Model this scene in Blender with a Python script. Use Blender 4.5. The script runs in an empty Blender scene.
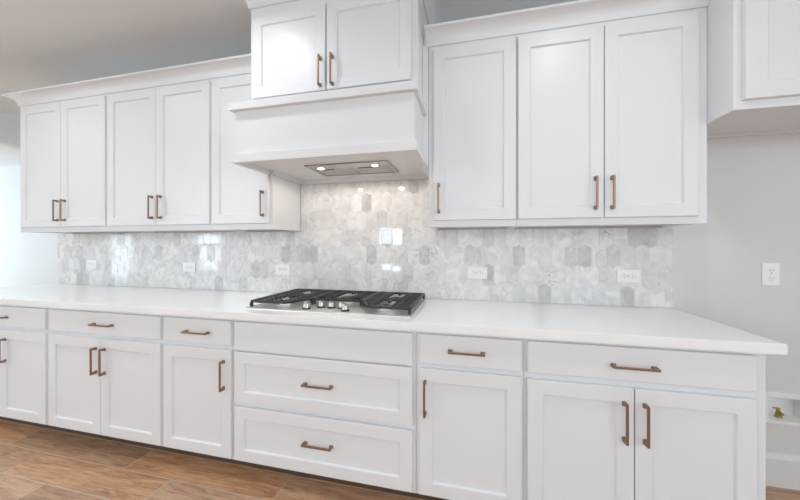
import bpy, bmesh, math, random
from mathutils import Vector, Matrix
random.seed(7)
S = bpy.context.scene
COL = S.collection
R = math.radians

# ------------------------------------------------------------------ camera
cam = bpy.data.cameras.new('camera'); cam_o = bpy.data.objects.new('camera', cam); COL.objects.link(cam_o)
cam_o.location = (-1.0975, -2.0489, 1.2707)
cam_o.rotation_euler = (R(90), 0, 0.2299)
cam.sensor_fit = 'HORIZONTAL'; cam.sensor_width = 36.0
cam.lens = 310.1 / 800 * 36.0
cam.shift_y = -5.36 / 800
cam.clip_start = 0.05
S.camera = cam_o

# ------------------------------------------------------------------ view, world, lights
S.view_settings.view_transform = 'Standard'; S.view_settings.look = 'None'
S.view_settings.gamma = 1.0; S.view_settings.use_curve_mapping = False
S.view_settings.exposure = -0.31
S.cycles.use_denoising = True
S.cycles.max_bounces = 12; S.cycles.diffuse_bounces = 8; S.cycles.glossy_bounces = 5
S.cycles.sample_clamp_indirect = 6.0

W = bpy.data.worlds.new('world'); S.world = W; W.use_nodes = True
W.node_tree.nodes['Background'].inputs[0].default_value = (0.80, 0.90, 1.0, 1)
W.node_tree.nodes['Background'].inputs[1].default_value = 2.0

REAR = -5.5
# window daylight, plus high openings added for fill light: (x0, x1, z0, z1, power per m2)
REAR_WINDOWS_AND_FILL = [(-3.41, -2.81, 1.25, 1.71, 40), (-3.41, -2.81, 0.59, 0.79, 40),
                (-9.13, -8.10, 1.28, 1.58, 35), (-9.13, -8.18, 0.48, 1.24, 16), (-12.45, -11.55, 0.10, 1.58, 11),
                (-1.55, 0.25, 1.78, 2.58, 17), (0.45, 2.25, 1.78, 2.58, 12),  # invented high openings for fill, kept clear of the tile reflections
                (-8.1, -5.75, 1.78, 2.62, 60)]  # another invented opening, brightens faces turned to the left
def area(name, loc, rot, sx, sy, power, color, spread=180):
    l = bpy.data.lights.new(name, 'AREA'); l.shape = 'RECTANGLE'; l.size = sx; l.size_y = sy
    l.energy = power; l.color = color; l.spread = R(spread)
    o = bpy.data.objects.new(name, l); COL.objects.link(o); o.location = loc; o.rotation_euler = rot
    return o
for x0, x1, z0, z1, p in REAR_WINDOWS_AND_FILL:
    area('window_daylight', ((x0+x1)/2, REAR-0.13, (z0+z1)/2), (R(90), 0, R(0)), x1-x0, z1-z0, p*(x1-x0)*(z1-z0), (0.74, 0.89, 1.0))
# the dining side windows, far left, beyond the header
area('window_daylight', (-13.62, 0.75, 1.45), (R(90), 0, R(-90)), 1.9, 2.0, 430, (0.56, 0.82, 1.0))
# added glazed opening behind the camera, fill light for the base cabinets
area('window_daylight', (2.60, -3.6, 1.15), (R(90), 0, R(90)), 1.6, 1.9, 48, (0.80, 0.91, 1.0))
# ceiling downlights over the aisle: see recessed_light below
CANS = [(-0.55, -1.12), (-2.36, -1.0), (-3.9, -1.1), (-5.5, -1.12), (-0.55, -3.2), (-2.2, -3.2), (-3.85, -3.2), (-5.5, -3.2)]
CAN_POWER = 5.5

# ------------------------------------------------------------------ materials
def mat(name, color, rough=0.5, metal=0.0, spec=0.5, build=None):
    m = bpy.data.materials.new(name); m.use_nodes = True
    nt = m.node_tree; b = nt.nodes['Principled BSDF']
    b.inputs['Base Color'].default_value = (*color, 1); b.inputs['Roughness'].default_value = rough
    b.inputs['Metallic'].default_value = metal; b.inputs['Specular IOR Level'].default_value = spec
    if build: build(nt, b)
    return m
def N(nt, t, **kw):
    n = nt.nodes.new(t)
    for k, v in kw.items(): setattr(n, k, v)
    return n
def ramp(nt, stops):
    n = nt.nodes.new('ShaderNodeValToRGB'); e = n.color_ramp.elements
    while len(e) < len(stops): e.new(0.5)
    for i, (p, c) in enumerate(stops): e[i].position = p; e[i].color = (*c, 1)
    return n
def noise_bump(scale, strength, dist=0.001):
    def f(nt, b):
        tc = N(nt, 'ShaderNodeTexCoord'); n = N(nt, 'ShaderNodeTexNoise'); n.inputs['Scale'].default_value = scale
        n.inputs['Detail'].default_value = 3
        bp = N(nt, 'ShaderNodeBump'); bp.inputs['Strength'].default_value = strength; bp.inputs['Distance'].default_value = dist
        nt.links.new(tc.outputs['Object'], n.inputs['Vector']); nt.links.new(n.outputs['Fac'], bp.inputs['Height'])
        nt.links.new(bp.outputs['Normal'], b.inputs['Normal'])
    return f
M_CAB = mat('white_cabinet_paint', (0.802, 0.810, 0.826), 0.35, build=noise_bump(60, 0.05))
M_WALL = mat('grey_wall_paint', (0.76, 0.76, 0.755), 0.75, build=noise_bump(180, 0.12))
M_CEIL = mat('ceiling_paint', (0.775, 0.785, 0.785), 0.85, build=noise_bump(150, 0.1))
M_TOE = mat('dark_brown_board', (0.10, 0.065, 0.045), 0.6)  # shade under the cabinets, put into the toe kick colour
M_WHITE = mat('white_trim_paint', (0.80, 0.80, 0.79), 0.4)
M_PLATE = mat('white_plastic', (0.92, 0.92, 0.92), 0.3)
M_SLOT = mat('dark_slot', (0.03, 0.03, 0.03), 0.6)
M_BRONZE = mat('champagne_bronze', (0.33, 0.215, 0.15), 0.38, 1.0, build=noise_bump(300, 0.05))
M_BRASS = mat('brass', (0.45, 0.30, 0.12), 0.35, 1.0)
M_SCREW = mat('grey_screw', (0.5, 0.5, 0.5), 0.4, 0.8)
M_IRON = mat('black_cast_iron', (0.034, 0.032, 0.032), 0.45, build=noise_bump(400, 0.2))
M_DARKINT = mat('shadow_filter_slot', (0.02, 0.02, 0.02), 0.5)  # near-black, for the filter grips and knob bases
def brushed(nt, b):
    tc = N(nt, 'ShaderNodeTexCoord'); mp = N(nt, 'ShaderNodeMapping'); mp.inputs['Scale'].default_value = (3, 220, 220)
    n = N(nt, 'ShaderNodeTexNoise'); n.inputs['Scale'].default_value = 3
    r = ramp(nt, [(0.3, (0.16,)*3), (0.7, (0.30,)*3)])
    nt.links.new(tc.outputs['Object'], mp.inputs['Vector']); nt.links.new(mp.outputs[0], n.inputs['Vector'])
    nt.links.new(n.outputs['Fac'], r.inputs['Fac']); nt.links.new(r.outputs[0], b.inputs['Roughness'])
M_STEEL = mat('brushed_steel', (0.74, 0.72, 0.69), 0.22, 1.0, build=brushed)
M_HOODSTEEL = mat('hood_insert_steel', (0.40, 0.38, 0.34), 0.38, 1.0, build=brushed)
M_PAN = mat('satin_steel_pan', (0.80, 0.78, 0.75), 0.42, 0.75)
def mesh_filter(nt, b):
    tc = N(nt, 'ShaderNodeTexCoord'); ck = N(nt, 'ShaderNodeTexChecker'); ck.inputs['Scale'].default_value = 160
    ck.inputs['Color1'].default_value = (0.60, 0.60, 0.58, 1); ck.inputs['Color2'].default_value = (0.30, 0.30, 0.29, 1)
    nt.links.new(tc.outputs['Object'], ck.inputs['Vector']); nt.links.new(ck.outputs[0], b.inputs['Base Color'])
M_FILTER = mat('aluminium_mesh_filter', (0.45, 0.45, 0.44), 0.45, 0.7, build=mesh_filter)
def emit(name, c, s):
    m = bpy.data.materials.new(name); m.use_nodes = True; nt = m.node_tree; nt.nodes.remove(nt.nodes['Principled BSDF'])
    e = nt.nodes.new('ShaderNodeEmission'); e.inputs[0].default_value = (*c, 1); e.inputs[1].default_value = s
    nt.links.new(e.outputs[0], nt.nodes['Material Output'].inputs[0]); return m
M_LAMP = emit('lit_lamp', (1.0, 0.96, 0.88), 7)
def quartz(nt, b):
    tc = N(nt, 'ShaderNodeTexCoord'); n = N(nt, 'ShaderNodeTexNoise'); n.inputs['Scale'].default_value = 7; n.inputs['Detail'].default_value = 8
    r = ramp(nt, [(0.35, (0.915, 0.91, 0.905)), (0.65, (0.945, 0.94, 0.935))])
    nt.links.new(tc.outputs['Object'], n.inputs['Vector']); nt.links.new(n.outputs['Fac'], r.inputs['Fac'])
    nt.links.new(r.outputs[0], b.inputs['Base Color'])
M_QUARTZ = mat('white_quartz', (0.86, 0.86, 0.85), 0.14, build=quartz)

def marble(nt, b):
    L = nt.links
    at = N(nt, 'ShaderNodeAttribute', attribute_name='tile_random')      # three random numbers per tile
    sep = N(nt, 'ShaderNodeSeparateXYZ'); L.new(at.outputs['Vector'], sep.inputs[0])
    tc = N(nt, 'ShaderNodeTexCoord')
    sc = N(nt, 'ShaderNodeVectorMath', operation='SCALE'); sc.inputs['Scale'].default_value = 37.0; L.new(at.outputs['Vector'], sc.inputs[0])
    ad = N(nt, 'ShaderNodeVectorMath', operation='ADD'); L.new(tc.outputs['Object'], ad.inputs[0]); L.new(sc.outputs[0], ad.inputs[1])
    base = ramp(nt, [(0.0, (0.86, 0.855, 0.845)), (0.45, (0.83, 0.825, 0.815)), (0.8, (0.775, 0.77, 0.76)), (0.93, (0.70, 0.70, 0.695)), (1.0, (0.61, 0.61, 0.61))])
    L.new(sep.outputs['X'], base.inputs['Fac'])
    n1 = N(nt, 'ShaderNodeTexNoise'); n1.inputs['Scale'].default_value = 11; n1.inputs['Detail'].default_value = 5; n1.inputs['Distortion'].default_value = 1.4
    L.new(ad.outputs[0], n1.inputs['Vector'])
    cl = ramp(nt, [(0.32, (0.86, 0.865, 0.87)), (0.60, (1.06, 1.06, 1.06))]); L.new(n1.outputs['Fac'], cl.inputs['Fac'])
    mul = N(nt, 'ShaderNodeMix', data_type='RGBA', blend_type='MULTIPLY'); mul.inputs[0].default_value = 1
    L.new(base.outputs[0], mul.inputs[6]); L.new(cl.outputs[0], mul.inputs[7])
    n2 = N(nt, 'ShaderNodeTexNoise'); n2.inputs['Scale'].default_value = 4.5; n2.inputs['Detail'].default_value = 4; n2.inputs['Distortion'].default_value = 2.2
    L.new(ad.outputs[0], n2.inputs['Vector'])
    s1 = N(nt, 'ShaderNodeMath', operation='SUBTRACT'); L.new(n2.outputs['Fac'], s1.inputs[0]); s1.inputs[1].default_value = 0.5
    s2 = N(nt, 'ShaderNodeMath', operation='ABSOLUTE'); L.new(s1.outputs[0], s2.inputs[0])
    vr = ramp(nt, [(0.0, (1, 1, 1)), (0.018, (0, 0, 0))]); L.new(s2.outputs[0], vr.inputs['Fac'])
    vm = N(nt, 'ShaderNodeMath', operation='MULTIPLY'); L.new(vr.outputs[0], vm.inputs[0])
    vy = N(nt, 'ShaderNodeMath', operation='POWER'); L.new(sep.outputs['Y'], vy.inputs[0]); vy.inputs[1].default_value = 3.0
    vk = N(nt, 'ShaderNodeMath', operation='MULTIPLY'); L.new(vy.outputs[0], vk.inputs[0]); vk.inputs[1].default_value = 0.55
    L.new(vk.outputs[0], vm.inputs[1])
    mv = N(nt, 'ShaderNodeMix', data_type='RGBA'); L.new(vm.outputs[0], mv.inputs[0]); L.new(mul.outputs[2], mv.inputs[6]); mv.inputs[7].default_value = (0.30, 0.30, 0.32, 1)
    L.new(mv.outputs[2], b.inputs['Base Color'])
M_MARBLE = mat('polished_marble', (0.7, 0.7, 0.7), 0.035, build=marble)
M_GROUT = mat('pale_grout', (0.86, 0.86, 0.86), 0.8)

def plank_floor(nt, b):
    L = nt.links
    tc = N(nt, 'ShaderNodeTexCoord'); sp = N(nt, 'ShaderNodeSeparateXYZ'); L.new(tc.outputs['Object'], sp.inputs[0])
    def m(op, a, c=None, d=None):
        n = N(nt, 'ShaderNodeMath', operation=op)
        for i, v in enumerate((a, c, d)):
            if v is None: continue
            if isinstance(v, (int, float)): n.inputs[i].default_value = v
            else: L.new(v, n.inputs[i])
        return n.outputs[0]
    PW, PL = 0.176, 0.955
    ry = m('DIVIDE', m('ADD', sp.outputs['Y'], 0.522), -PW)            # row 0 begins under the toe kick, rows grow towards the viewer
    row = m('FLOOR', ry); fy = m('FRACT', ry)
    rx = m('ADD', m('DIVIDE', m('ADD', sp.outputs['X'], 2.065), PL), m('MULTIPLY', row, 0.65))
    colx = m('FLOOR', rx); fx = m('FRACT', rx)
    ey = m('MULTIPLY', m('MINIMUM', fy, m('SUBTRACT', 1.0, fy)), PW)
    ex = m('MULTIPLY', m('MINIMUM', fx, m('SUBTRACT', 1.0, fx)), PL)
    e = m('MINIMUM', ex, ey)
    grout = m('LESS_THAN', e, 0.0019)
    cv = N(nt, 'ShaderNodeCombineXYZ'); L.new(row, cv.inputs[0]); L.new(colx, cv.inputs[1])
    wn = N(nt, 'ShaderNodeTexWhiteNoise', noise_dimensions='2D'); L.new(cv.outputs[0], wn.inputs['Vector'])
    off = N(nt, 'ShaderNodeVectorMath', operation='SCALE'); off.inputs['Scale'].default_value = 13.0; L.new(wn.outputs['Color'], off.inputs[0])
    ad = N(nt, 'ShaderNodeVectorMath', operation='ADD'); L.new(tc.outputs['Object'], ad.inputs[0]); L.new(off.outputs[0], ad.inputs[1])
    mp = N(nt, 'ShaderNodeMapping'); mp.inputs['Scale'].default_value = (1.6, 9, 1); L.new(ad.outputs[0], mp.inputs['Vector'])
    n1 = N(nt, 'ShaderNodeTexNoise'); n1.inputs['Scale'].default_value = 2.2; n1.inputs['Detail'].default_value = 7; n1.inputs['Distortion'].default_value = 1.3
    n1.inputs['Roughness'].default_value = 0.68
    L.new(mp.outputs[0], n1.inputs['Vector'])
    wood = ramp(nt, [(0.22, (0.13, 0.065, 0.035)), (0.34, (0.36, 0.21, 0.13)), (0.47, (0.56, 0.34, 0.205)), (0.66, (0.70, 0.455, 0.29)), (0.85, (0.74, 0.58, 0.45))])
    L.new(n1.outputs['Fac'], wood.inputs['Fac'])
    mp2 = N(nt, 'ShaderNodeMapping'); mp2.inputs['Scale'].default_value = (5, 120, 1); L.new(ad.outputs[0], mp2.inputs['Vector'])
    n2 = N(nt, 'ShaderNodeTexNoise'); n2.inputs['Scale'].default_value = 1.5; n2.inputs['Detail'].default_value = 5; L.new(mp2.outputs[0], n2.inputs['Vector'])
    gr = ramp(nt, [(0.3, (0.72, 0.70, 0.68)), (0.65, (1.05, 1.05, 1.05))]); L.new(n2.outputs['Fac'], gr.inputs['Fac'])
    mul = N(nt, 'ShaderNodeMix', data_type='RGBA', blend_type='MULTIPLY'); mul.inputs[0].default_value = 1
    L.new(wood.outputs[0], mul.inputs[6]); L.new(gr.outputs[0], mul.inputs[7])
    sh = ramp(nt, [(0.0, (0.80, 0.84, 0.90)), (0.35, (0.98, 0.92, 0.84)), (0.7, (1.10, 1.0, 0.90)), (1.0, (1.0, 1.05, 1.12))]); L.new(wn.outputs['Value'], sh.inputs['Fac'])
    mul2 = N(nt, 'ShaderNodeMix', data_type='RGBA', blend_type='MULTIPLY'); mul2.inputs[0].default_value = 1
    L.new(mul.outputs[2], mul2.inputs[6]); L.new(sh.outputs[0], mul2.inputs[7])
    gm = N(nt, 'ShaderNodeMix', data_type='RGBA'); L.new(grout, gm.inputs[0]); L.new(mul2.outputs[2], gm.inputs[6]); gm.inputs[7].default_value = (0.62, 0.52, 0.43, 1)
    L.new(gm.outputs[2], b.inputs['Base Color'])
    bp = N(nt, 'ShaderNodeBump'); bp.inputs['Strength'].default_value = 0.25; bp.inputs['Distance'].default_value = 0.002
    L.new(m('SUBTRACT', n2.outputs['Fac'], m('MULTIPLY', grout, 1.2)), bp.inputs['Height']); L.new(bp.outputs['Normal'], b.inputs['Normal'])
M_FLOOR = mat('wood_look_plank_tile', (0.4, 0.25, 0.15), 0.34, build=plank_floor)

# ------------------------------------------------------------------ helpers
def tag(o, label=None, cat=None, group=None, kind=None):
    if label: o['label'] = label
    if cat: o['category'] = cat
    if group: o['group'] = group
    if kind: o['kind'] = kind
    return o
def thing(name, loc, label, cat, group=None):
    o = bpy.data.objects.new(name, None); COL.objects.link(o); o.location = loc; o.empty_display_size = 0.1
    return tag(o, label, cat, group)
def obj(name, bm, m, parent=None, smooth=False, loc=None):
    bmesh.ops.recalc_face_normals(bm, faces=bm.faces)
    me = bpy.data.meshes.new(name); bm.to_mesh(me); bm.free()
    for x in (m if isinstance(m, (list, tuple)) else [m]): me.materials.append(x)
    if smooth:
        for p in me.polygons: p.use_smooth = True
        me.set_sharp_from_angle(angle=R(35))
    o = bpy.data.objects.new(name, me); COL.objects.link(o)
    if loc: o.location = loc
    if parent: o.parent = parent
    return o
def box(bm, x0, x1, y0, y1, z0, z1, bev=0.0, mi=0):
    t = bmesh.new()
    v = [t.verts.new((x, y, z)) for x in (x0, x1) for y in (y0, y1) for z in (z0, z1)]
    for f in ((0,1,3,2), (4,6,7,5), (0,4,5,1), (2,3,7,6), (0,2,6,4), (1,5,7,3)): t.faces.new([v[i] for i in f])
    bmesh.ops.recalc_face_normals(t, faces=t.faces)
    if bev: bmesh.ops.bevel(t, geom=list(t.edges), offset=bev, segments=2, profile=0.6, affect='EDGES')
    merge(bm, t, mi); return bm
def merge(bm, t, mi=0, mtx=None):
    if mtx is not None: bmesh.ops.transform(t, matrix=mtx, verts=t.verts)
    mp = {}
    for v in t.verts: mp[v] = bm.verts.new(v.co)
    for f in t.faces:
        nf = bm.faces.new([mp[v] for v in f.verts]); nf.material_index = mi; nf.smooth = f.smooth
    t.free()
def Box(*a, **k): return box(bmesh.new(), *a, **k)
def cyl(bm, c, r1, r2, h, seg=32, axis='Z', bev=0.0, mi=0):
    t = bmesh.new(); bmesh.ops.create_cone(t, cap_ends=True, segments=seg, radius1=r1, radius2=r2, depth=h)
    if bev: bmesh.ops.bevel(t, geom=[e for e in t.edges if len([f for f in e.link_faces if len(f.verts) > 4]) == 1], offset=bev, segments=2, affect='EDGES')
    rot = {'Z': Matrix(), 'Y': Matrix.Rotation(R(90), 4, 'X'), 'X': Matrix.Rotation(R(90), 4, 'Y')}[axis]
    merge(bm, t, mi, Matrix.Translation(c) @ rot); return bm
def rings(bm, rects):
    """rects: (x0,x1,z0,z1,y), one after another joined by quads, ends capped"""
    prev = None; first = None
    for x0, x1, z0, z1, y in rects:
        cur = [bm.verts.new(p) for p in ((x0, y, z0), (x1, y, z0), (x1, y, z1), (x0, y, z1))]
        if prev:
            for i in range(4): bm.faces.new((prev[i], prev[(i+1) % 4], cur[(i+1) % 4], cur[i]))
        else: first = cur
        prev = cur
    bm.faces.new(first); bm.faces.new(prev); return bm
def shaker(x0, x1, z0, z1, yb, t=0.019, st=0.06, rec=0.010):
    """framed front with a sunk flat panel; front face looks towards -y"""
    b = 0.0022; yf = yb - t
    q = lambda i, y: (x0+i, x1-i, z0+i, z1-i, y)
    return rings(bmesh.new(), [q(0, yb), q(0, yf+b), q(b*0.35, yf+b*0.35), q(b, yf), q(st-0.0015, yf), q(st+0.001, yf+0.0015), q(st+0.0045, yf+rec), q(st+0.006, yf+rec)])
def slab(x0, x1, z0, z1, yb, t=0.019):
    b = 0.004; yf = yb - t
    q = lambda i, y: (x0+i, x1-i, z0+i, z1-i, y)
    return rings(bmesh.new(), [q(0, yb), q(0, yf+b), q(b*0.3, yf+b*0.3), q(b, yf)])
def handle(parent, cx, cz, yd, vertical, L=0.160):
    """bar pull: slim square bar on two flared feet; yd is the face it is screwed to"""
    bm = bmesh.new(); h = L/2; so = 0.032
    def bx(a0, a1, w, y0, y1, bev=0.0012):
        if vertical: box(bm, -w, w, y0, y1, a0, a1, bev)
        else: box(bm, a0, a1, y0, y1, -w, w, bev)
    bx(-h, h, 0.0045, -so, -so+0.008)
    for s in (-1, 1):
        t = bmesh.new()
        pts = []
        for y, w, a0, a1 in ((0.0, 0.0068, h-0.019, h+0.001), (-0.006, 0.0058, h-0.0165, h), (-so+0.0075, 0.0046, h-0.011, h), (-so+0.001, 0.0044, h-0.010, h)):
            c = [(-w, a0), (w, a0), (w, a1), (-w, a1)]
            pts.append([t.verts.new((p, y, s*a) if vertical else (s*a, y, p)) for p, a in c])
        for k in range(3):
            for i in range(4): t.faces.new((pts[k][i], pts[k][(i+1) % 4], pts[k+1][(i+1) % 4], pts[k+1][i]))
        t.faces.new(pts[0]); t.faces.new(pts[-1]); merge(bm, t)
    return obj('handle', bm, M_BRONZE, parent, loc=(cx, yd, cz))
def part(name, bm, m, root, smooth=False):
    """mesh made in world coordinates, hung under a thing"""
    o = obj(name, bm, m, root, smooth); o.location = -root.location; return o
def front(name, root, bm, hx=None, hz=None, yd=0, vert=True):
    """a door or drawer front in world coordinates with its handle"""
    bm.normal_update(); xs = [v.co.x for v in bm.verts]; zs = [v.co.z for v in bm.verts]
    o = part(name, bm, M_CAB, root)
    if hx is not None: handle(o, hx, hz, yd, vert)
    return o
def struct(name, bm, m, smooth=False): return tag(obj(name, bm, m, None, smooth), kind='structure')
def wall_x(name, x0, x1, y0, y1, z0, z1, m, holes=()):
    """wall in the x-z plane with rectangular openings (hx0,hx1,hz0,hz1)"""
    xs = sorted({x0, x1, *[h[0] for h in holes], *[h[1] for h in holes]}); zs = sorted({z0, z1, *[h[2] for h in holes], *[h[3] for h in holes]})
    bm = bmesh.new()
    for a, b in zip(xs, xs[1:]):
        for c, d in zip(zs, zs[1:]):
            mx, mz = (a+b)/2, (c+d)/2
            if any(h[0] < mx < h[1] and h[2] < mz < h[3] for h in holes): continue
            box(bm, a, b, y0, y1, c, d)
    return struct(name, bm, m)

# ------------------------------------------------------------------ the room
CZ = 2.7145
struct('floor', Box(-13.6, 2.6, REAR-0.12, 1.95, -0.05, 0), M_FLOOR)
struct('ceiling', Box(-13.6, 2.6, REAR-0.12, 1.95, CZ, CZ+0.1), M_CEIL)
# kitchen wall with the niche of the water supply box cut into it
WBX = (0.428, 0.606, 0.340, 0.464)
wall_x('wall_back', -4.78, 2.5, 0.0, 0.12, 0, CZ, M_WALL, [WBX])
struct('wall_pantry', Box(-4.78, -4.66, 0.12, 1.83, 0, CZ), M_WALL)
struct('wall_dining', Box(-13.6, -4.66, 1.83, 1.95, 0, CZ), M_WALL)
struct('wall_header', Box(-6.26, -6.10, REAR, 1.83, 2.395, CZ), M_WALL)
wall_x('wall_rear', -13.6, 2.6, REAR-0.12, REAR, 0, CZ, M_WALL, [(a, b, c, d) for a, b, c, d, p in REAR_WINDOWS_AND_FILL])
bm = bmesh.new()
box(bm, 2.5, 2.58, REAR, -4.4, 0, CZ); box(bm, 2.5, 2.58, -2.8, 0, 0, CZ); box(bm, 2.5, 2.58, -4.4, -2.8, 2.10, CZ); box(bm, 2.5, 2.58, -4.4, -2.8, 0, 0.20)
struct('wall_right', bm, M_WALL)
bm = bmesh.new()
for y in (-4.4, -3.63, -2.86): box(bm, 2.52, 2.56, y, y+0.06, 0.20, 2.10)
struct('door_1', bm, M_WHITE)  # bars of the invented opening that lets in fill light
bm = bmesh.new()
box(bm, -13.6, -13.5, REAR, 1.83, 0, 0.45); box(bm, -13.6, -13.5, REAR, 1.83, 2.45, CZ)
box(bm, -13.6, -13.5, REAR, -0.2, 0.45, 2.45); box(bm, -13.6, -13.5, 1.7, 1.83, 0.45, 2.45)
struct('wall_left', bm, M_WALL)
for i, (a, b, c, d, p) in enumerate(REAR_WINDOWS_AND_FILL):
    bm = bmesh.new(); w = 0.025
    box(bm, a, a+w, REAR-0.07, REAR-0.03, c, d); box(bm, b-w, b, REAR-0.07, REAR-0.03, c, d)
    box(bm, a+w, b-w, REAR-0.07, REAR-0.03, c, c+w); box(bm, a+w, b-w, REAR-0.07, REAR-0.03, d-w, d)
    struct('window_%d' % (i+1), bm, M_WHITE)  # includes frames for the high openings added as fill
bm = bmesh.new()
for y in (-0.2, 0.72, 1.64): box(bm, -13.56, -13.51, y, y+0.06, 0.45, 2.45)
struct('window_9', bm, M_WHITE)
# baseboard with a small moulded top
def profile_x(pts, x0, x1):
    """(y,z) outline pushed along x"""
    bm = bmesh.new(); a = [bm.verts.new((x0, y, z)) for y, z in pts]; b = [bm.verts.new((x1, y, z)) for y, z in pts]
    n = len(pts)
    for i in range(n): bm.faces.new((a[i], a[(i+1) % n], b[(i+1) % n], b[i]))
    bm.faces.new(a); bm.faces.new(b[::-1]); return bm
BB = [(0, 0), (-0.016, 0), (-0.016, 0.145), (-0.012, 0.152), (-0.009, 0.160), (-0.006, 0.168), (0, 0.170)]
struct('baseboard_back', profile_x(BB, 0.0, 2.5), M_WHITE)
struct('baseboard_dining', profile_x([(y+1.83, z) for y, z in BB], -13.5, -4.78), M_WHITE)

# ------------------------------------------------------------------ marble backsplash: picket tiles one by one in one sheet
def clip(poly, x0, x1, z0, z1):
    def cut(P, inside, inter):
        out = []
        for i in range(len(P)):
            a, b = P[i-1], P[i]
            if inside(b):
                if not inside(a): out.append(inter(a, b))
                out.append(b)
            elif inside(a): out.append(inter(a, b))
        return out
    ix = lambda c: (lambda a, b: (c, a[1] + (b[1]-a[1])*(c-a[0])/(b[0]-a[0])))
    iz = lambda c: (lambda a, b: (a[0] + (b[0]-a[0])*(c-a[1])/(b[1]-a[1]), c))
    for ins, it in ((lambda p: p[0] >= x0, ix(x0)), (lambda p: p[0] <= x1, ix(x1)), (lambda p: p[1] >= z0, iz(z0)), (lambda p: p[1] <= z1, iz(z1))):
        if len(poly) < 3: return []
        poly = cut(poly, ins, it)
    return poly if len(poly) > 2 else []
NICHE = (-2.318, -1.338)
bm = bmesh.new(); lay = bm.verts.layers.float_vector.new('tile_random')
PX, PZ, PT, G = 0.0738, 0.1195, 0.021, 0.0017
for row in range(-1, 8):
    zc = 1.0815 + PZ*row; off = 0.0 if row % 2 else 0.5
    for k in range(-1, 68):
        xc = -0.043 - PX*(k - 0.5 + off)
        w = PX/2 - G; hs = (PZ-PT)/2; hp = (PZ+PT)/2 - G
        hexa = [(xc-w, zc-hs), (xc-w*0.55, zc-hp+0.0035), (xc, zc-hp), (xc+w*0.55, zc-hp+0.0035), (xc+w, zc-hs), (xc+w, zc+hs), (xc+w*0.55, zc+hp-0.0035), (xc, zc+hp), (xc-w*0.55, zc+hp-0.0035), (xc-w, zc+hs)]
        rnd = Vector((random.random(), random.random(), random.random()))
        tilt = (random.uniform(-1, 1)*0.004, random.uniform(-1, 1)*0.003)
        for area_ in ((-4.776, -0.002, 0.9145, 1.3685), (NICHE[0], NICHE[1], 1.3685, 1.705)):
            P = clip(hexa, *area_)
            if not P: continue
            cx_ = sum(p[0] for p in P)/len(P); cz_ = sum(p[1] for p in P)/len(P)
            dy = lambda x, z: (x-xc)*tilt[0] + (z-zc)*tilt[1]
            A = [bm.verts.new((x, -0.0015, z)) for x, z in P]
            B = [bm.verts.new((x, -0.0072+dy(x, z), z)) for x, z in P]
            C_ = []
            for x, z in P:
                vx, vz = cx_-x, cz_-z; l = math.hypot(vx, vz) or 1; X, Z = x+vx/l*0.0012, z+vz/l*0.0012
                C_.append(bm.verts.new((X, -0.0082+dy(X, Z), Z)))
            for v in A+B+C_: v[lay] = rnd
            n = len(P)
            for i in range(n):
                j = (i+1) % n
                bm.faces.new((A[i], A[j], B[j], B[i])); bm.faces.new((B[i], B[j], C_[j], C_[i]))
            bm.faces.new(C_)
box(bm, -4.776, -0.002, -0.0062, -0.0003, 0.9145, 1.3685, mi=1)
box(bm, NICHE[0], NICHE[1], -0.0062, -0.0003, 1.3685, 1.704, mi=1)
tag(obj('backsplash', bm, [M_MARBLE, M_GROUT]), 'polished grey and white marble backsplash of elongated hexagon tiles', 'backsplash')
struct('trim_1', Box(-0.002, 0.004, -0.0105, 0, 0.915, 1.368), M_WHITE)

# ------------------------------------------------------------------ base cabinets
FY, DY = -0.61, -0.611       # face frame front, door back
def base_cabinet(x0, x1, label, doors, drawers, end=0.0):
    """doors / drawers: (x0,x1,z0,z1,kind,handle x,handle z,vertical)"""
    t = thing('base_cabinet', ((x0+x1)/2, -0.3, 0), label, 'cabinet', 'base cabinets under the long worktop')
    x0 += 0.0006; x1 -= 0.0006
    bm = bmesh.new(); w = 0.018
    box(bm, x0, x0+w, -0.59, -0.012, 0.10, 0.872); box(bm, x1-w, x1, -0.59, -0.012, 0.10, 0.872)
    box(bm, x0+w, x1-w, -0.59, -0.012, 0.10, 0.118); box(bm, x0+w, x1-w, -0.024, -0.012, 0.118, 0.872); box(bm, x0+w, x1-w, -0.59, -0.50, 0.855, 0.872)
    box(bm, x0, x0+w, -0.47, -0.012, 0.0, 0.10); box(bm, x1-w, x1, -0.47, -0.012, 0, 0.10)
    part('carcass', bm, M_CAB, t)
    bm = bmesh.new()
    box(bm, x0, x0+0.03, FY, -0.59, 0.10, 0.8735, 0.0008); box(bm, x1-0.03, x1, FY, -0.59, 0.10, 0.8735, 0.0008)
    box(bm, x0+0.03, x1-0.03, FY, -0.59, 0.10, 0.13); box(bm, x0+0.03, x1-0.03, FY, -0.59, 0.84, 0.8735)
    box(bm, x0+0.03, x1-0.03, FY, -0.59, 0.69, 0.735)
    if len(drawers) == 3: box(bm, x0+0.03, x1-0.03, FY, -0.59, 0.39, 0.43)
    part('face_frame', bm, M_CAB, t)
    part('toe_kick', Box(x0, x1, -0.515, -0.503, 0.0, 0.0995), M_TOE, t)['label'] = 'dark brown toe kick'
    for a, b, c, d, hx, hz in doors: front('door', t, shaker(a, b, c, d, DY), hx, hz, DY-0.019, True)
    for a, b, c, d, kind, hx, hz in drawers:
        front('drawer', t, (slab if kind == 'slab' else shaker)(a, b, c, d, DY), hx, hz, DY-0.019-(-0.010 if kind == 'shaker' else 0), False)
    if end: part('end_panel', Box(x1-end, x1+0.0, -0.592, -0.012, 0.0, 0.872), M_CAB, t)
    return t
D0, D1, T0, T1 = 0.114, 0.698, 0.722, 0.857
HZ = 0.566
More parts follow.
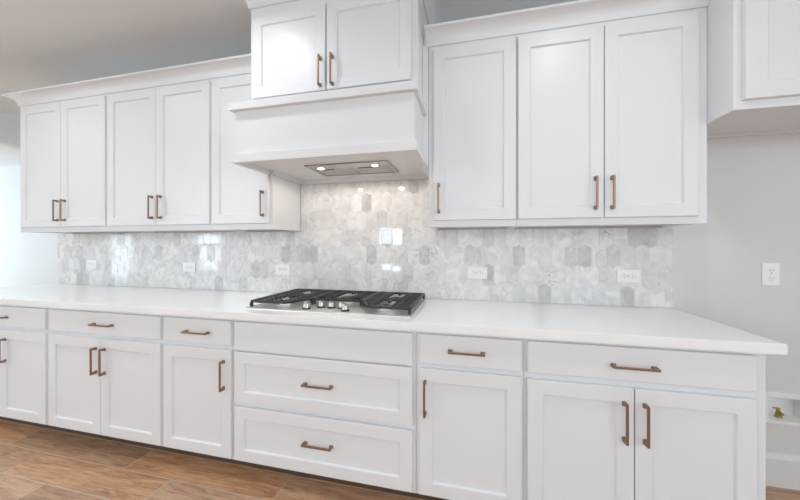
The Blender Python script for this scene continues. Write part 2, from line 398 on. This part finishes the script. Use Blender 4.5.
base_cabinet(-4.70, -3.757, 'white base cabinet at the far left end of the worktop, cut off by the frame',
    [(-4.655, -4.204, D0, D1, -4.235, HZ), (-4.200, -3.770, D0, D1, -4.140, HZ)], [(-4.655, -3.770, T0, T1, 'slab', -4.196, 0.787)])
base_cabinet(-3.757, -2.8335, 'white base cabinet with two doors under a single wide drawer, left of the cooktop',
    [(-3.743, -3.302, D0, D1, -3.332, HZ), (-3.298, -2.844, D0, D1, -3.262, HZ)], [(-3.743, -2.844, T0, T1, 'slab', -3.272, 0.787)])
base_cabinet(-2.8335, -2.3565, 'narrow white base cabinet with one drawer and one door, beside left end of drawer stack',
    [(-2.823, -2.368, D0, D1, -2.410, 0.565)], [(-2.823, -2.368, T0, T1, 'slab', -2.583, 0.787)])
base_cabinet(-2.3565, -1.3555, 'wide white base cabinet of stacked drawers directly under the gas cooktop',
    [], [(-2.345, -1.372, 0.705, T1, 'slab', None, None), (-2.345, -1.372, 0.424, 0.696, 'shaker', -1.855, 0.563), (-2.345, -1.372, D0, 0.402, 'shaker', -1.855, 0.263)])
base_cabinet(-1.3555, -0.880, 'narrow white base cabinet with one door handled at its left edge, right of drawer stack',
    [(-1.339, -0.892, D0, D1, -1.311, 0.566)], [(-1.339, -0.892, T0, T1, 'slab', -1.125, 0.790)])
base_cabinet(-0.880, -0.031, 'white base cabinet with two doors at the right end of the worktop',
    [(-0.868, -0.469, D0, 0.694, -0.505, 0.561), (-0.465, -0.070, D0, 0.694, -0.433, 0.561)], [(-0.868, -0.070, 0.722, T1, 'slab', -0.472, 0.784)], end=0.018)

# ------------------------------------------------------------------ worktop
bm = bmesh.new()
P = [(0, -0.655), (0, -0.0012), (-4.79, -0.0012), (-4.96, -0.28), (-5.2, -0.655)]
a = [bm.verts.new((x, y, 0.875)) for x, y in P]; b = [bm.verts.new((x, y, 0.914)) for x, y in P]
for i in range(len(P)): bm.faces.new((a[i], a[(i+1) % 5], b[(i+1) % 5], b[i]))
bm.faces.new(a); bm.faces.new(b)
bmesh.ops.recalc_face_normals(bm, faces=bm.faces)
bmesh.ops.bevel(bm, geom=list(bm.edges), offset=0.0025, segments=2, affect='EDGES')
tag(obj('countertop', bm, M_QUARTZ), 'long polished white quartz worktop lying on all the base cabinets', 'countertop')

# ------------------------------------------------------------------ wall cabinets
UF, UD = -0.33, -0.331
def wall_cabinet(x0, x1, z0, z1, label, doors, fy=UF, st=0.058, group='wall cabinets above the backsplash', filler=None, floor_up=0.010):
    t = thing('wall_cabinet', ((x0+x1)/2, fy/2, z0), label, 'cabinet', group)
    x0 += 0.0006; x1 -= 0.0006; bm = bmesh.new(); w = 0.018; yb = fy+0.019
    box(bm, x0, x0+w, yb, -0.0092, z0, z1); box(bm, x1-w, x1, yb, -0.0092, z0, z1)
    box(bm, x0+w, x1-w, yb, -0.0092, z0+floor_up, z0+floor_up+0.018); box(bm, x0+w, x1-w, yb, -0.0092, z1-w, z1); box(bm, x0+w, x1-w, -0.018, -0.0092, z0+floor_up+0.018, z1-w)
    part('carcass', bm, M_CAB, t)
    bm = bmesh.new()
    box(bm, x0, x0+0.04, fy, yb, z0, z1, 0.0008); box(bm, x1-0.04, x1, fy, yb, z0, z1, 0.0008)
    box(bm, x0+0.04, x1-0.04, fy, yb, z0, z0+0.05); box(bm, x0+0.04, x1-0.04, fy, yb, doors[0][3]-0.02, z1)
    part('face_frame', bm, M_CAB, t)
    if filler:
        bm = Box(filler[0], filler[1], -0.3505, -0.0095, filler[2], filler[3]-0.006); box(bm, filler[0], filler[1], -0.329, -0.0095, filler[3]-0.006, filler[3]+0.07)
        part('filler_strip', bm, M_CAB, t)
    for a, b, c, d, hx, hz in doors: front('door', t, shaker(a, b, c, d, fy-0.001, st=st), hx, hz, fy-0.020, True)
    return t
ZT = 2.44; UH = 1.523
wall_cabinet(-4.612, -3.681, 1.369, ZT, 'white wall cabinet with two doors at the far left end of the upper row',
    [(-4.572, -4.136, 1.406, 2.352, -4.160, 1.528), (-4.132, -3.693, 1.406, 2.352, -4.083, 1.528)])
wall_cabinet(-3.681, -2.777, 1.369, ZT, 'white wall cabinet with two doors, second from the left end of the upper row',
    [(-3.669, -3.228, 1.406, 2.352, -3.256, 1.528), (-3.224, -2.785, 1.406, 2.352, -3.180, 1.528)])
wall_cabinet(-2.777, -2.320, 1.369, ZT, 'single door white wall cabinet touching the left side of the range hood',
    [(-2.767, -2.344, 1.406, 2.352, -2.378, 1.528)])
wall_cabinet(-1.335, -0.873, 1.369, ZT, 'single door white wall cabinet touching the right side of the range hood',
    [(-1.306, -0.880, 1.404, 2.343, -1.278, UH)])
wall_cabinet(-0.873, -0.042, 1.369, ZT, 'white wall cabinet with two tall doors above the rightmost backsplash outlet',
    [(-0.867, -0.4735, 1.404, 2.343, -0.512, UH), (-0.4695, -0.085, 1.404, 2.343, -0.440, UH)])
wall_cabinet(-2.345, -1.367, 2.0225, 2.712, 'white cabinet with two short doors standing on top of the range hood',
    [(-2.322, -1.868, 2.104, 2.572, -1.895, 2.200), (-1.860, -1.399, 2.104, 2.572, -1.825, 2.200)], fy=-0.50, group='wall cabinets above the backsplash', filler=(-1.3664, -1.3364, 2.0225, 2.373))
fr = wall_cabinet(-0.0412, 0.915, 1.831, ZT+0.16, 'deep white wall cabinet over the empty refrigerator space at the right edge of the photo',
    [(-0.012, 0.432, 1.866, 2.52, None, None), (0.438, 0.882, 1.866, 2.52, None, None)], fy=-0.476, st=0.074, floor_up=0.037)
part('mounting_rail', Box(-0.022, 0.896, -0.022, -0.0005, 1.853, 1.8676), M_CAB, fr)

# crown mouldings: cove profile swept round the corners
PROF = [(0, 0), (0.007, 0)] + [(0.064-0.055*math.cos(R(a)), 0.007+0.057*math.sin(R(a))) for a in range(0, 91, 10)] + [(0.070, 0.065), (0.070, 0.077), (0.0, 0.077)]
def crown(name, path, z, label, prof=PROF):
    """path: points along the cabinet face; the profile leans out to the left-hand normal of the path"""
    bm = bmesh.new(); n = len(path); secs = []
    for i, p in enumerate(path):
        p = Vector(p); d0 = (p-Vector(path[i-1])).normalized() if i else None; d1 = (Vector(path[i+1])-p).normalized() if i < n-1 else None
        nr = lambda d: Vector((d.y, -d.x))
        if d0 is None: o = nr(d1)
        elif d1 is None: o = nr(d0)
        else:
            o = nr(d0)+nr(d1); o = o/(o.dot(nr(d0)))
        secs.append([bm.verts.new((p.x+o.x*a, p.y+o.y*a, z+b)) for a, b in prof])
    m = len(prof)
    for s, e in zip(secs, secs[1:]):
        for i in range(m): bm.faces.new((s[i], s[(i+1) % m], e[(i+1) % m], e[i]))
    bm.faces.new(secs[0]); bm.faces.new(secs[-1])
    return tag(obj(name, bm, M_CAB, smooth=True), label, 'moulding', 'crown mouldings along the cabinet tops')
E_ = 0.0008
crown('crown_moulding', [(-4.612-E_, -0.01), (-4.612-E_, UF-E_), (-2.3455-E_, UF-E_)], 2.370, 'long white crown moulding along the tops of the cabinets left of the hood')
crown('crown_moulding', [(-1.351, UF-E_), (-0.0416, UF-E_)], 2.369, 'white crown moulding along the tops of the cabinets right of the hood')
BIG = [(a*1.15, b*1.07) for a, b in PROF]
crown('crown_moulding', [(-2.345-E_, -0.01), (-2.345-E_, -0.50-E_), (-1.367+E_, -0.50-E_), (-1.367+E_, -0.01)], 2.628, 'white crown moulding topping the raised cabinet over the range hood', BIG)

# ------------------------------------------------------------------ range hood
HX0, HX1 = -2.350, -1.345
hood = thing('range_hood', (-1.85, -0.3, 1.706), 'white boxed range hood with moulded edges over the gas cooktop', 'range hood')
NX0, NX1 = NICHE[0], NICHE[1]-0.004
bm = bmesh.new()
box(bm, -2.336, -1.361, -0.632, -0.610, 1.745, 1.982)                       # front panel
box(bm, -2.336, -2.316, -0.610, -0.3515, 1.745, 1.982); box(bm, -1.381, -1.361, -0.610, -0.3515, 1.745, 1.982)   # sides
box(bm, NX0+0.001, NX0+0.019, -0.3515, -0.010, 1.706, 1.982); box(bm, -1.379, -1.3362, -0.3508, -0.010, 1.706, 1.982)
part('canopy', bm, M_CAB, hood)
bm = bmesh.new()
box(bm, HX0, HX1, -0.648, -0.616, 1.706, 1.752, 0.0015)
box(bm, HX0, HX0+0.025, -0.616, -0.3515, 1.706, 1.752, 0.0015); box(bm, HX1-0.025, HX1, -0.616, -0.3515, 1.706, 1.752, 0.0015)
part('bottom_rail', bm, M_CAB, hood)
bm = Box(-2.356, -1.343, -0.657, -0.3515, 1.982, 2.022, 0.0015); box(bm, -1.379, -1.3362, -0.3515, -0.01, 1.982, 2.022)
part('ledge', bm, M_CAB, hood)
bm = Box(HX0+0.0255, HX1-0.0255, -0.609, -0.3515, 1.735, 1.7445); box(bm, NX0+0.0195, -1.3795, -0.3515, -0.0095, 1.735, 1.7445)
part('soffit', bm, M_CAB, hood)
part('wall_trim', Box(NX0+0.0195, -1.3795, -0.026, -0.0095, 1.7056, 1.7348), M_CAB, hood)
IX0, IX1, IY0, IY1, IZ = -2.060, -1.552, -0.408, -0.133, 1.7345
bm = bmesh.new(); zb = IZ-0.006
box(bm, IX0, IX1, IY0, IY0+0.028, zb, IZ, 0.001); box(bm, IX0, IX1, IY1-0.016, IY1, zb, IZ, 0.001)
box(bm, IX0, IX0+0.02, IY0+0.028, IY1-0.016, zb, IZ); box(bm, IX1-0.02, IX1, IY0+0.028, IY1-0.016, zb, IZ)
box(bm, IX0+0.02, IX1-0.02, IY0+0.028, IY0+0.10, zb+0.001, IZ)
box(bm, -1.814, -1.798, IY0+0.10, IY1-0.016, zb, IZ)
ins = part('vent_insert', bm, M_HOODSTEEL, hood)
for a, b in ((IX0+0.021, -1.815), (-1.797, IX1-0.021)):
    f = obj('grease_filter', Box(a, b, IY0+0.101, IY1-0.017, zb+0.002, IZ), M_FILTER, ins)
    c = (a+b)/2 - 0.03
    g = obj('filter_grip', Box(c-0.05, c+0.04, IY0+0.103, IY0+0.118, zb+0.0005, zb+0.0019), M_DARKINT, ins)
for lx in (-1.982, -1.644):
    bm = bmesh.new(); cyl(bm, (lx, -0.347, zb-0.001), 0.026, 0.026, 0.004, 32); obj('lamp_bezel', bm, M_STEEL, ins)
    bm = bmesh.new(); cyl(bm, (lx, -0.347, zb-0.004), 0.018, 0.018, 0.002, 32); obj('lamp', bm, M_LAMP, ins)
    l = bpy.data.lights.new('hood_lamp', 'SPOT'); l.energy = 3.8; l.color = (1.0, 0.86, 0.70); l.spot_size = R(178); l.spot_blend = 0.25; l.shadow_soft_size = 0.018
    o = bpy.data.objects.new('hood_lamp', l); COL.objects.link(o); o.location = (lx, -0.347, zb-0.010)

# ------------------------------------------------------------------ gas cooktop
ct = thing('gas_cooktop', (-1.86, -0.3, 0.914), 'stainless gas cooktop with black cast iron grates set in the worktop', 'cooktop')
X0, X1, Y0, Y1, ZC = -2.335, -1.385, -0.572, -0.040, 0.9145
bm = bmesh.new()
def plate(bm, secs):
    prev = None; first = None
    for i, z in secs:
        cur = []
        r = 0.02
        for cx, cy, a0 in ((X1-i-r, Y0+i+r, -90), (X1-i-r, Y1-i-r, 0), (X0+i+r, Y1-i-r, 90), (X0+i+r, Y0+i+r, 180)):
            for k in range(5):
                an = R(a0+k*22.5); cur.append(bm.verts.new((cx+r*math.cos(an), cy+r*math.sin(an), z)))
        if prev:
            n = len(cur)
            for k in range(n): bm.faces.new((prev[k], prev[(k+1) % n], cur[(k+1) % n], cur[k]))
        else: first = cur
        prev = cur
    bm.faces.new(first); bm.faces.new(prev)
plate(bm, [(0, ZC), (0.001, ZC+0.004), (0.006, ZC+0.0065), (0.018, ZC+0.007), (0.026, ZC+0.003), (0.034, ZC+0.002)])
part('pan', bm, M_PAN, ct, True)
PZ_ = ZC+0.002
burners = [(-2.16, -0.42, 0.040), (-2.16, -0.18, 0.034), (-1.86, -0.225, 0.052), (-1.56, -0.42, 0.034), (-1.56, -0.18, 0.040)]
for bx_, by_, r in burners:
    bm = bmesh.new(); cyl(bm, (bx_, by_, PZ_+0.003), r*1.5, r*1.4, 0.006, 40, bev=0.001); cyl(bm, (bx_, by_, PZ_+0.012), r, r*0.94, 0.012, 40)
    b = part('burner', bm, M_PAN, ct, True)
    bm = bmesh.new(); cyl(bm, (bx_, by_, PZ_+0.0215), r*0.9, r*0.84, 0.007, 40, bev=0.0015); obj('burner_cap', bm, M_IRON, b, True)
GT = 0.957; GB = GT-0.011     # top and underside of the grate bars
def grate(out, ribs_x, ribs_y):
    """out: outline corners; ribs_x / ribs_y: bars running along x / along y as (level, from, to)"""
    bm = bmesh.new(); w = 0.0068
    def bar(a, b, h0=GB, h1=GT, ww=w):
        a = Vector(a); b = Vector(b); d = (b-a); L = d.length; t = bmesh.new()
        box(t, 0, L, -ww, ww, h0, h1, 0.0015)
        merge(bm, t, 0, Matrix.Translation((a.x, a.y, 0)) @ Matrix.Rotation(math.atan2(d.y, d.x), 4, 'Z'))
    for i in range(len(out)): bar(out[i], out[(i+1) % len(out)], GB-0.002, GT)
    for y, a, b in ribs_x: bar((a, y), (b, y))
    for x, a, b in ribs_y: bar((x, a), (x, b))
    for sx, sy in (out[:1]+out[2:] if len(out) == 5 else out):         # feet
        t = bmesh.new(); box(t, -0.0075, 0.0075, -0.0075, 0.0075, PZ_+0.0055, GB, 0.002); merge(bm, t, 0, Matrix.Translation((sx, sy, 0)))
    return part('grate', bm, M_IRON, ct)
def side_grate(xo, xi, xc):
    s = 1 if xi > xo else -1
    out = [(xo, -0.528), (xc, -0.528), (xi, -0.385), (xi, -0.060), (xo, -0.060)]
    rx = []
    for y in (-0.485, -0.445, -0.405, -0.365, -0.325, -0.285, -0.245, -0.205, -0.165, -0.125, -0.090):
        lim = xi if y > -0.385 else xc + (xi-xc)*(y+0.528)/0.143
        m1, m2 = (xo+xi)/2 - s*0.042, (xo+xi)/2 + s*0.042
        if y in (-0.285, -0.325): rx.append((y, xo, lim))
        else: rx += [(y, xo, m1), (y, m2, lim)]
    m = (xo+xi)/2
    grate(out, rx, [(m, -0.528, -0.46), (m, -0.38, -0.23), (m, -0.13, -0.06), (m-0.075, -0.528, -0.06), (m+0.075, -0.47, -0.06)])
side_grate(-2.318, -2.022, -2.105)
grate([(-2.006, -0.385), (-1.714, -0.385), (-1.714, -0.060), (-2.006, -0.060)],
      [(y, a, b) for y in (-0.345, -0.305, -0.265, -0.225, -0.185, -0.145, -0.105) for a, b in ((-2.006, -1.905), (-1.815, -1.714))] + [(-0.345, -2.006, -1.714), (-0.105, -2.006, -1.714)],
      [(-1.86, -0.385, -0.30), (-1.86, -0.15, -0.06), (-1.93, -0.385, -0.06), (-1.79, -0.385, -0.06)])
side_grate(-1.404, -1.698, -1.617)
for kx, ky in ((-1.990, -0.500), (-1.932, -0.443), (-1.868, -0.443), (-1.806, -0.443), (-1.762, -0.500)):
    bm = bmesh.new(); cyl(bm, (kx, ky, PZ_+0.004), 0.0225, 0.0215, 0.008, 32); kb = part('knob', bm, M_DARKINT, ct, True)
    bm = bmesh.new(); cyl(bm, (kx, ky, PZ_+0.019), 0.020, 0.018, 0.022, 32, bev=0.002); box(bm, kx-0.0035, kx+0.0035, ky-0.016, ky+0.016, PZ_+0.030, PZ_+0.037, 0.001)
    obj('knob_grip', bm, M_STEEL, kb, True)

# ------------------------------------------------------------------ outlets
def outlet(x, z, y, label, horizontal=True, group='outlets on the backsplash'):
    t = thing('outlet', (x, y, z), label, 'outlet', group)
    L, H = (0.118, 0.072) if horizontal else (0.076, 0.122)
    def bx(a0, a1, b0, b1, y0, y1, bev=0.0): 
        return Box(*( (a0, a1) if horizontal else (b0, b1)), y0, y1, *((b0, b1) if horizontal else (a0, a1)), bev=bev)
    obj('cover_plate', bx(-0.060, 0.060, -0.037, 0.037, -0.0055, -0.0002, 0.002), M_PLATE, t)
    for s in (-1, 1):
        f = obj('receptacle', bx(s*0.0205-0.0165, s*0.0205+0.0165, -0.014, 0.014, -0.0085, -0.0056, 0.001), M_PLATE, t)
        bm = bmesh.new()
        for q in (-1, 1):
            c = s*0.0205-0.003
            if horizontal: box(bm, c-0.004, c+0.004, -0.0089, -0.0080, q*0.0065-0.0011, q*0.0065+0.0011)
            else: box(bm, q*0.0065-0.0011, q*0.0065+0.0011, -0.0089, -0.0080, c+0.002, c+0.010)
        if horizontal: cyl(bm, (s*0.0205+0.0095, -0.0085, 0), 0.0024, 0.0024, 0.001, 12, 'Y')
        else: cyl(bm, (0, -0.0085, s*0.0205-0.0085), 0.0024, 0.0024, 0.001, 12, 'Y')
        obj('slot', bm, M_SLOT, f)
    bm = bmesh.new(); cyl(bm, (0, -0.0060, 0), 0.003, 0.003, 0.0012, 16, 'Y'); obj('screw', bm, M_SCREW, t)
YT = -0.0088
outlet(-4.360, 1.100, YT, 'white horizontal outlet on the backsplash, leftmost, under the far left wall cabinet')
outlet(-3.311, 1.090, YT, 'white horizontal outlet on the backsplash under the second wall cabinet from the left')
outlet(-2.466, 1.088, YT, 'white horizontal outlet on the backsplash just left of the cooktop')
outlet(-1.067, 1.091, YT, 'white horizontal outlet on the backsplash just right of the cooktop')
outlet(-0.224, 1.090, YT, 'white horizontal outlet on the backsplash near its right end')
outlet(0.439, 1.113, -0.0004, 'white upright outlet on the plain grey wall right of the backsplash', False, None)

# ------------------------------------------------------------------ ice-maker supply box in the wall
wb = thing('water_supply_box', (0.517, 0.0, 0.41), 'white recessed water supply box low in the wall beyond the base cabinets', 'plumbing box')
a, b, c, d = WBX
bm = bmesh.new(); e = 0.0008; k = 0.003
box(bm, a+e, a+e+k, 0.0, 0.085, c+e, d-e); box(bm, b-e-k, b-e, 0.0, 0.085, c+e, d-e)
box(bm, a+e+k, b-e-k, 0.0, 0.085, c+e, c+e+k); box(bm, a+e+k, b-e-k, 0.0, 0.085, d-e-k, d-e); box(bm, a+e, b-e, 0.085, 0.088, c+e, d-e)
part('recess', bm, M_PLATE, wb)
bm = bmesh.new()
box(bm, a-0.016, b+0.016, -0.008, -0.0003, d, d+0.026, 0.002); box(bm, a-0.016, b+0.016, -0.008, -0.0003, c-0.014, c, 0.002)
box(bm, a-0.016, a, -0.008, -0.0003, c, d); box(bm, b, b+0.016, -0.008, -0.0003, c, d)
part('frame', bm, M_PLATE, wb)
bm = bmesh.new(); vx, vy, vz = 0.503, 0.038, c+0.004
cyl(bm, (vx, vy, vz+0.005), 0.016, 0.014, 0.010, 24); cyl(bm, (vx, vy, vz+0.022), 0.0095, 0.0095, 0.026, 20, bev=0.001)
cyl(bm, (vx, vy, vz+0.016), 0.0125, 0.0125, 0.008, 6); cyl(bm, (vx, vy-0.014, vz+0.026), 0.007, 0.007, 0.022, 16, 'Y'); cyl(bm, (vx-0.002, vy, vz+0.040), 0.0075, 0.006, 0.010, 20)
v = part('valve', bm, M_BRASS, wb, True); v['label'] = 'small brass valve'
obj('valve_lever', Box(vx-0.022, vx+0.006, vy-0.006, vy+0.006, vz+0.045, vz+0.050, 0.001), M_BRASS, v)

# ------------------------------------------------------------------ recessed ceiling lights over the aisle
for i, (x, y) in enumerate(CANS):
    lab = 'round recessed ceiling light above the aisle'
    t = thing('recessed_light', (x, y, CZ), lab, 'ceiling light', 'recessed ceiling lights')
    bm = bmesh.new(); t2 = bmesh.new()
    seg = 32; ro = [[t2.verts.new((r*math.cos(2*math.pi*k/seg), r*math.sin(2*math.pi*k/seg), z)) for k in range(seg)] for r, z in ((0.090, -0.0005), (0.090, -0.004), (0.070, -0.006), (0.068, -0.0005))]
    for p, q in zip(ro, ro[1:]):
        for k in range(seg): t2.faces.new((p[k], p[(k+1) % seg], q[(k+1) % seg], q[k]))
    merge(bm, t2); obj('trim_ring', bm, M_WHITE, t, True)
    bm = bmesh.new(); cyl(bm, (0, 0, -0.0018), 0.067, 0.067, 0.002, seg); obj('lens', bm, M_LAMP, t)
    l = bpy.data.lights.new('downlight', 'AREA'); l.shape = 'DISK'; l.size = 0.13; l.energy = CAN_POWER; l.color = (0.90, 0.95, 1.0); l.spread = R(150)
    o = bpy.data.objects.new('downlight', l); COL.objects.link(o); o.location = (x, y, CZ-0.012)
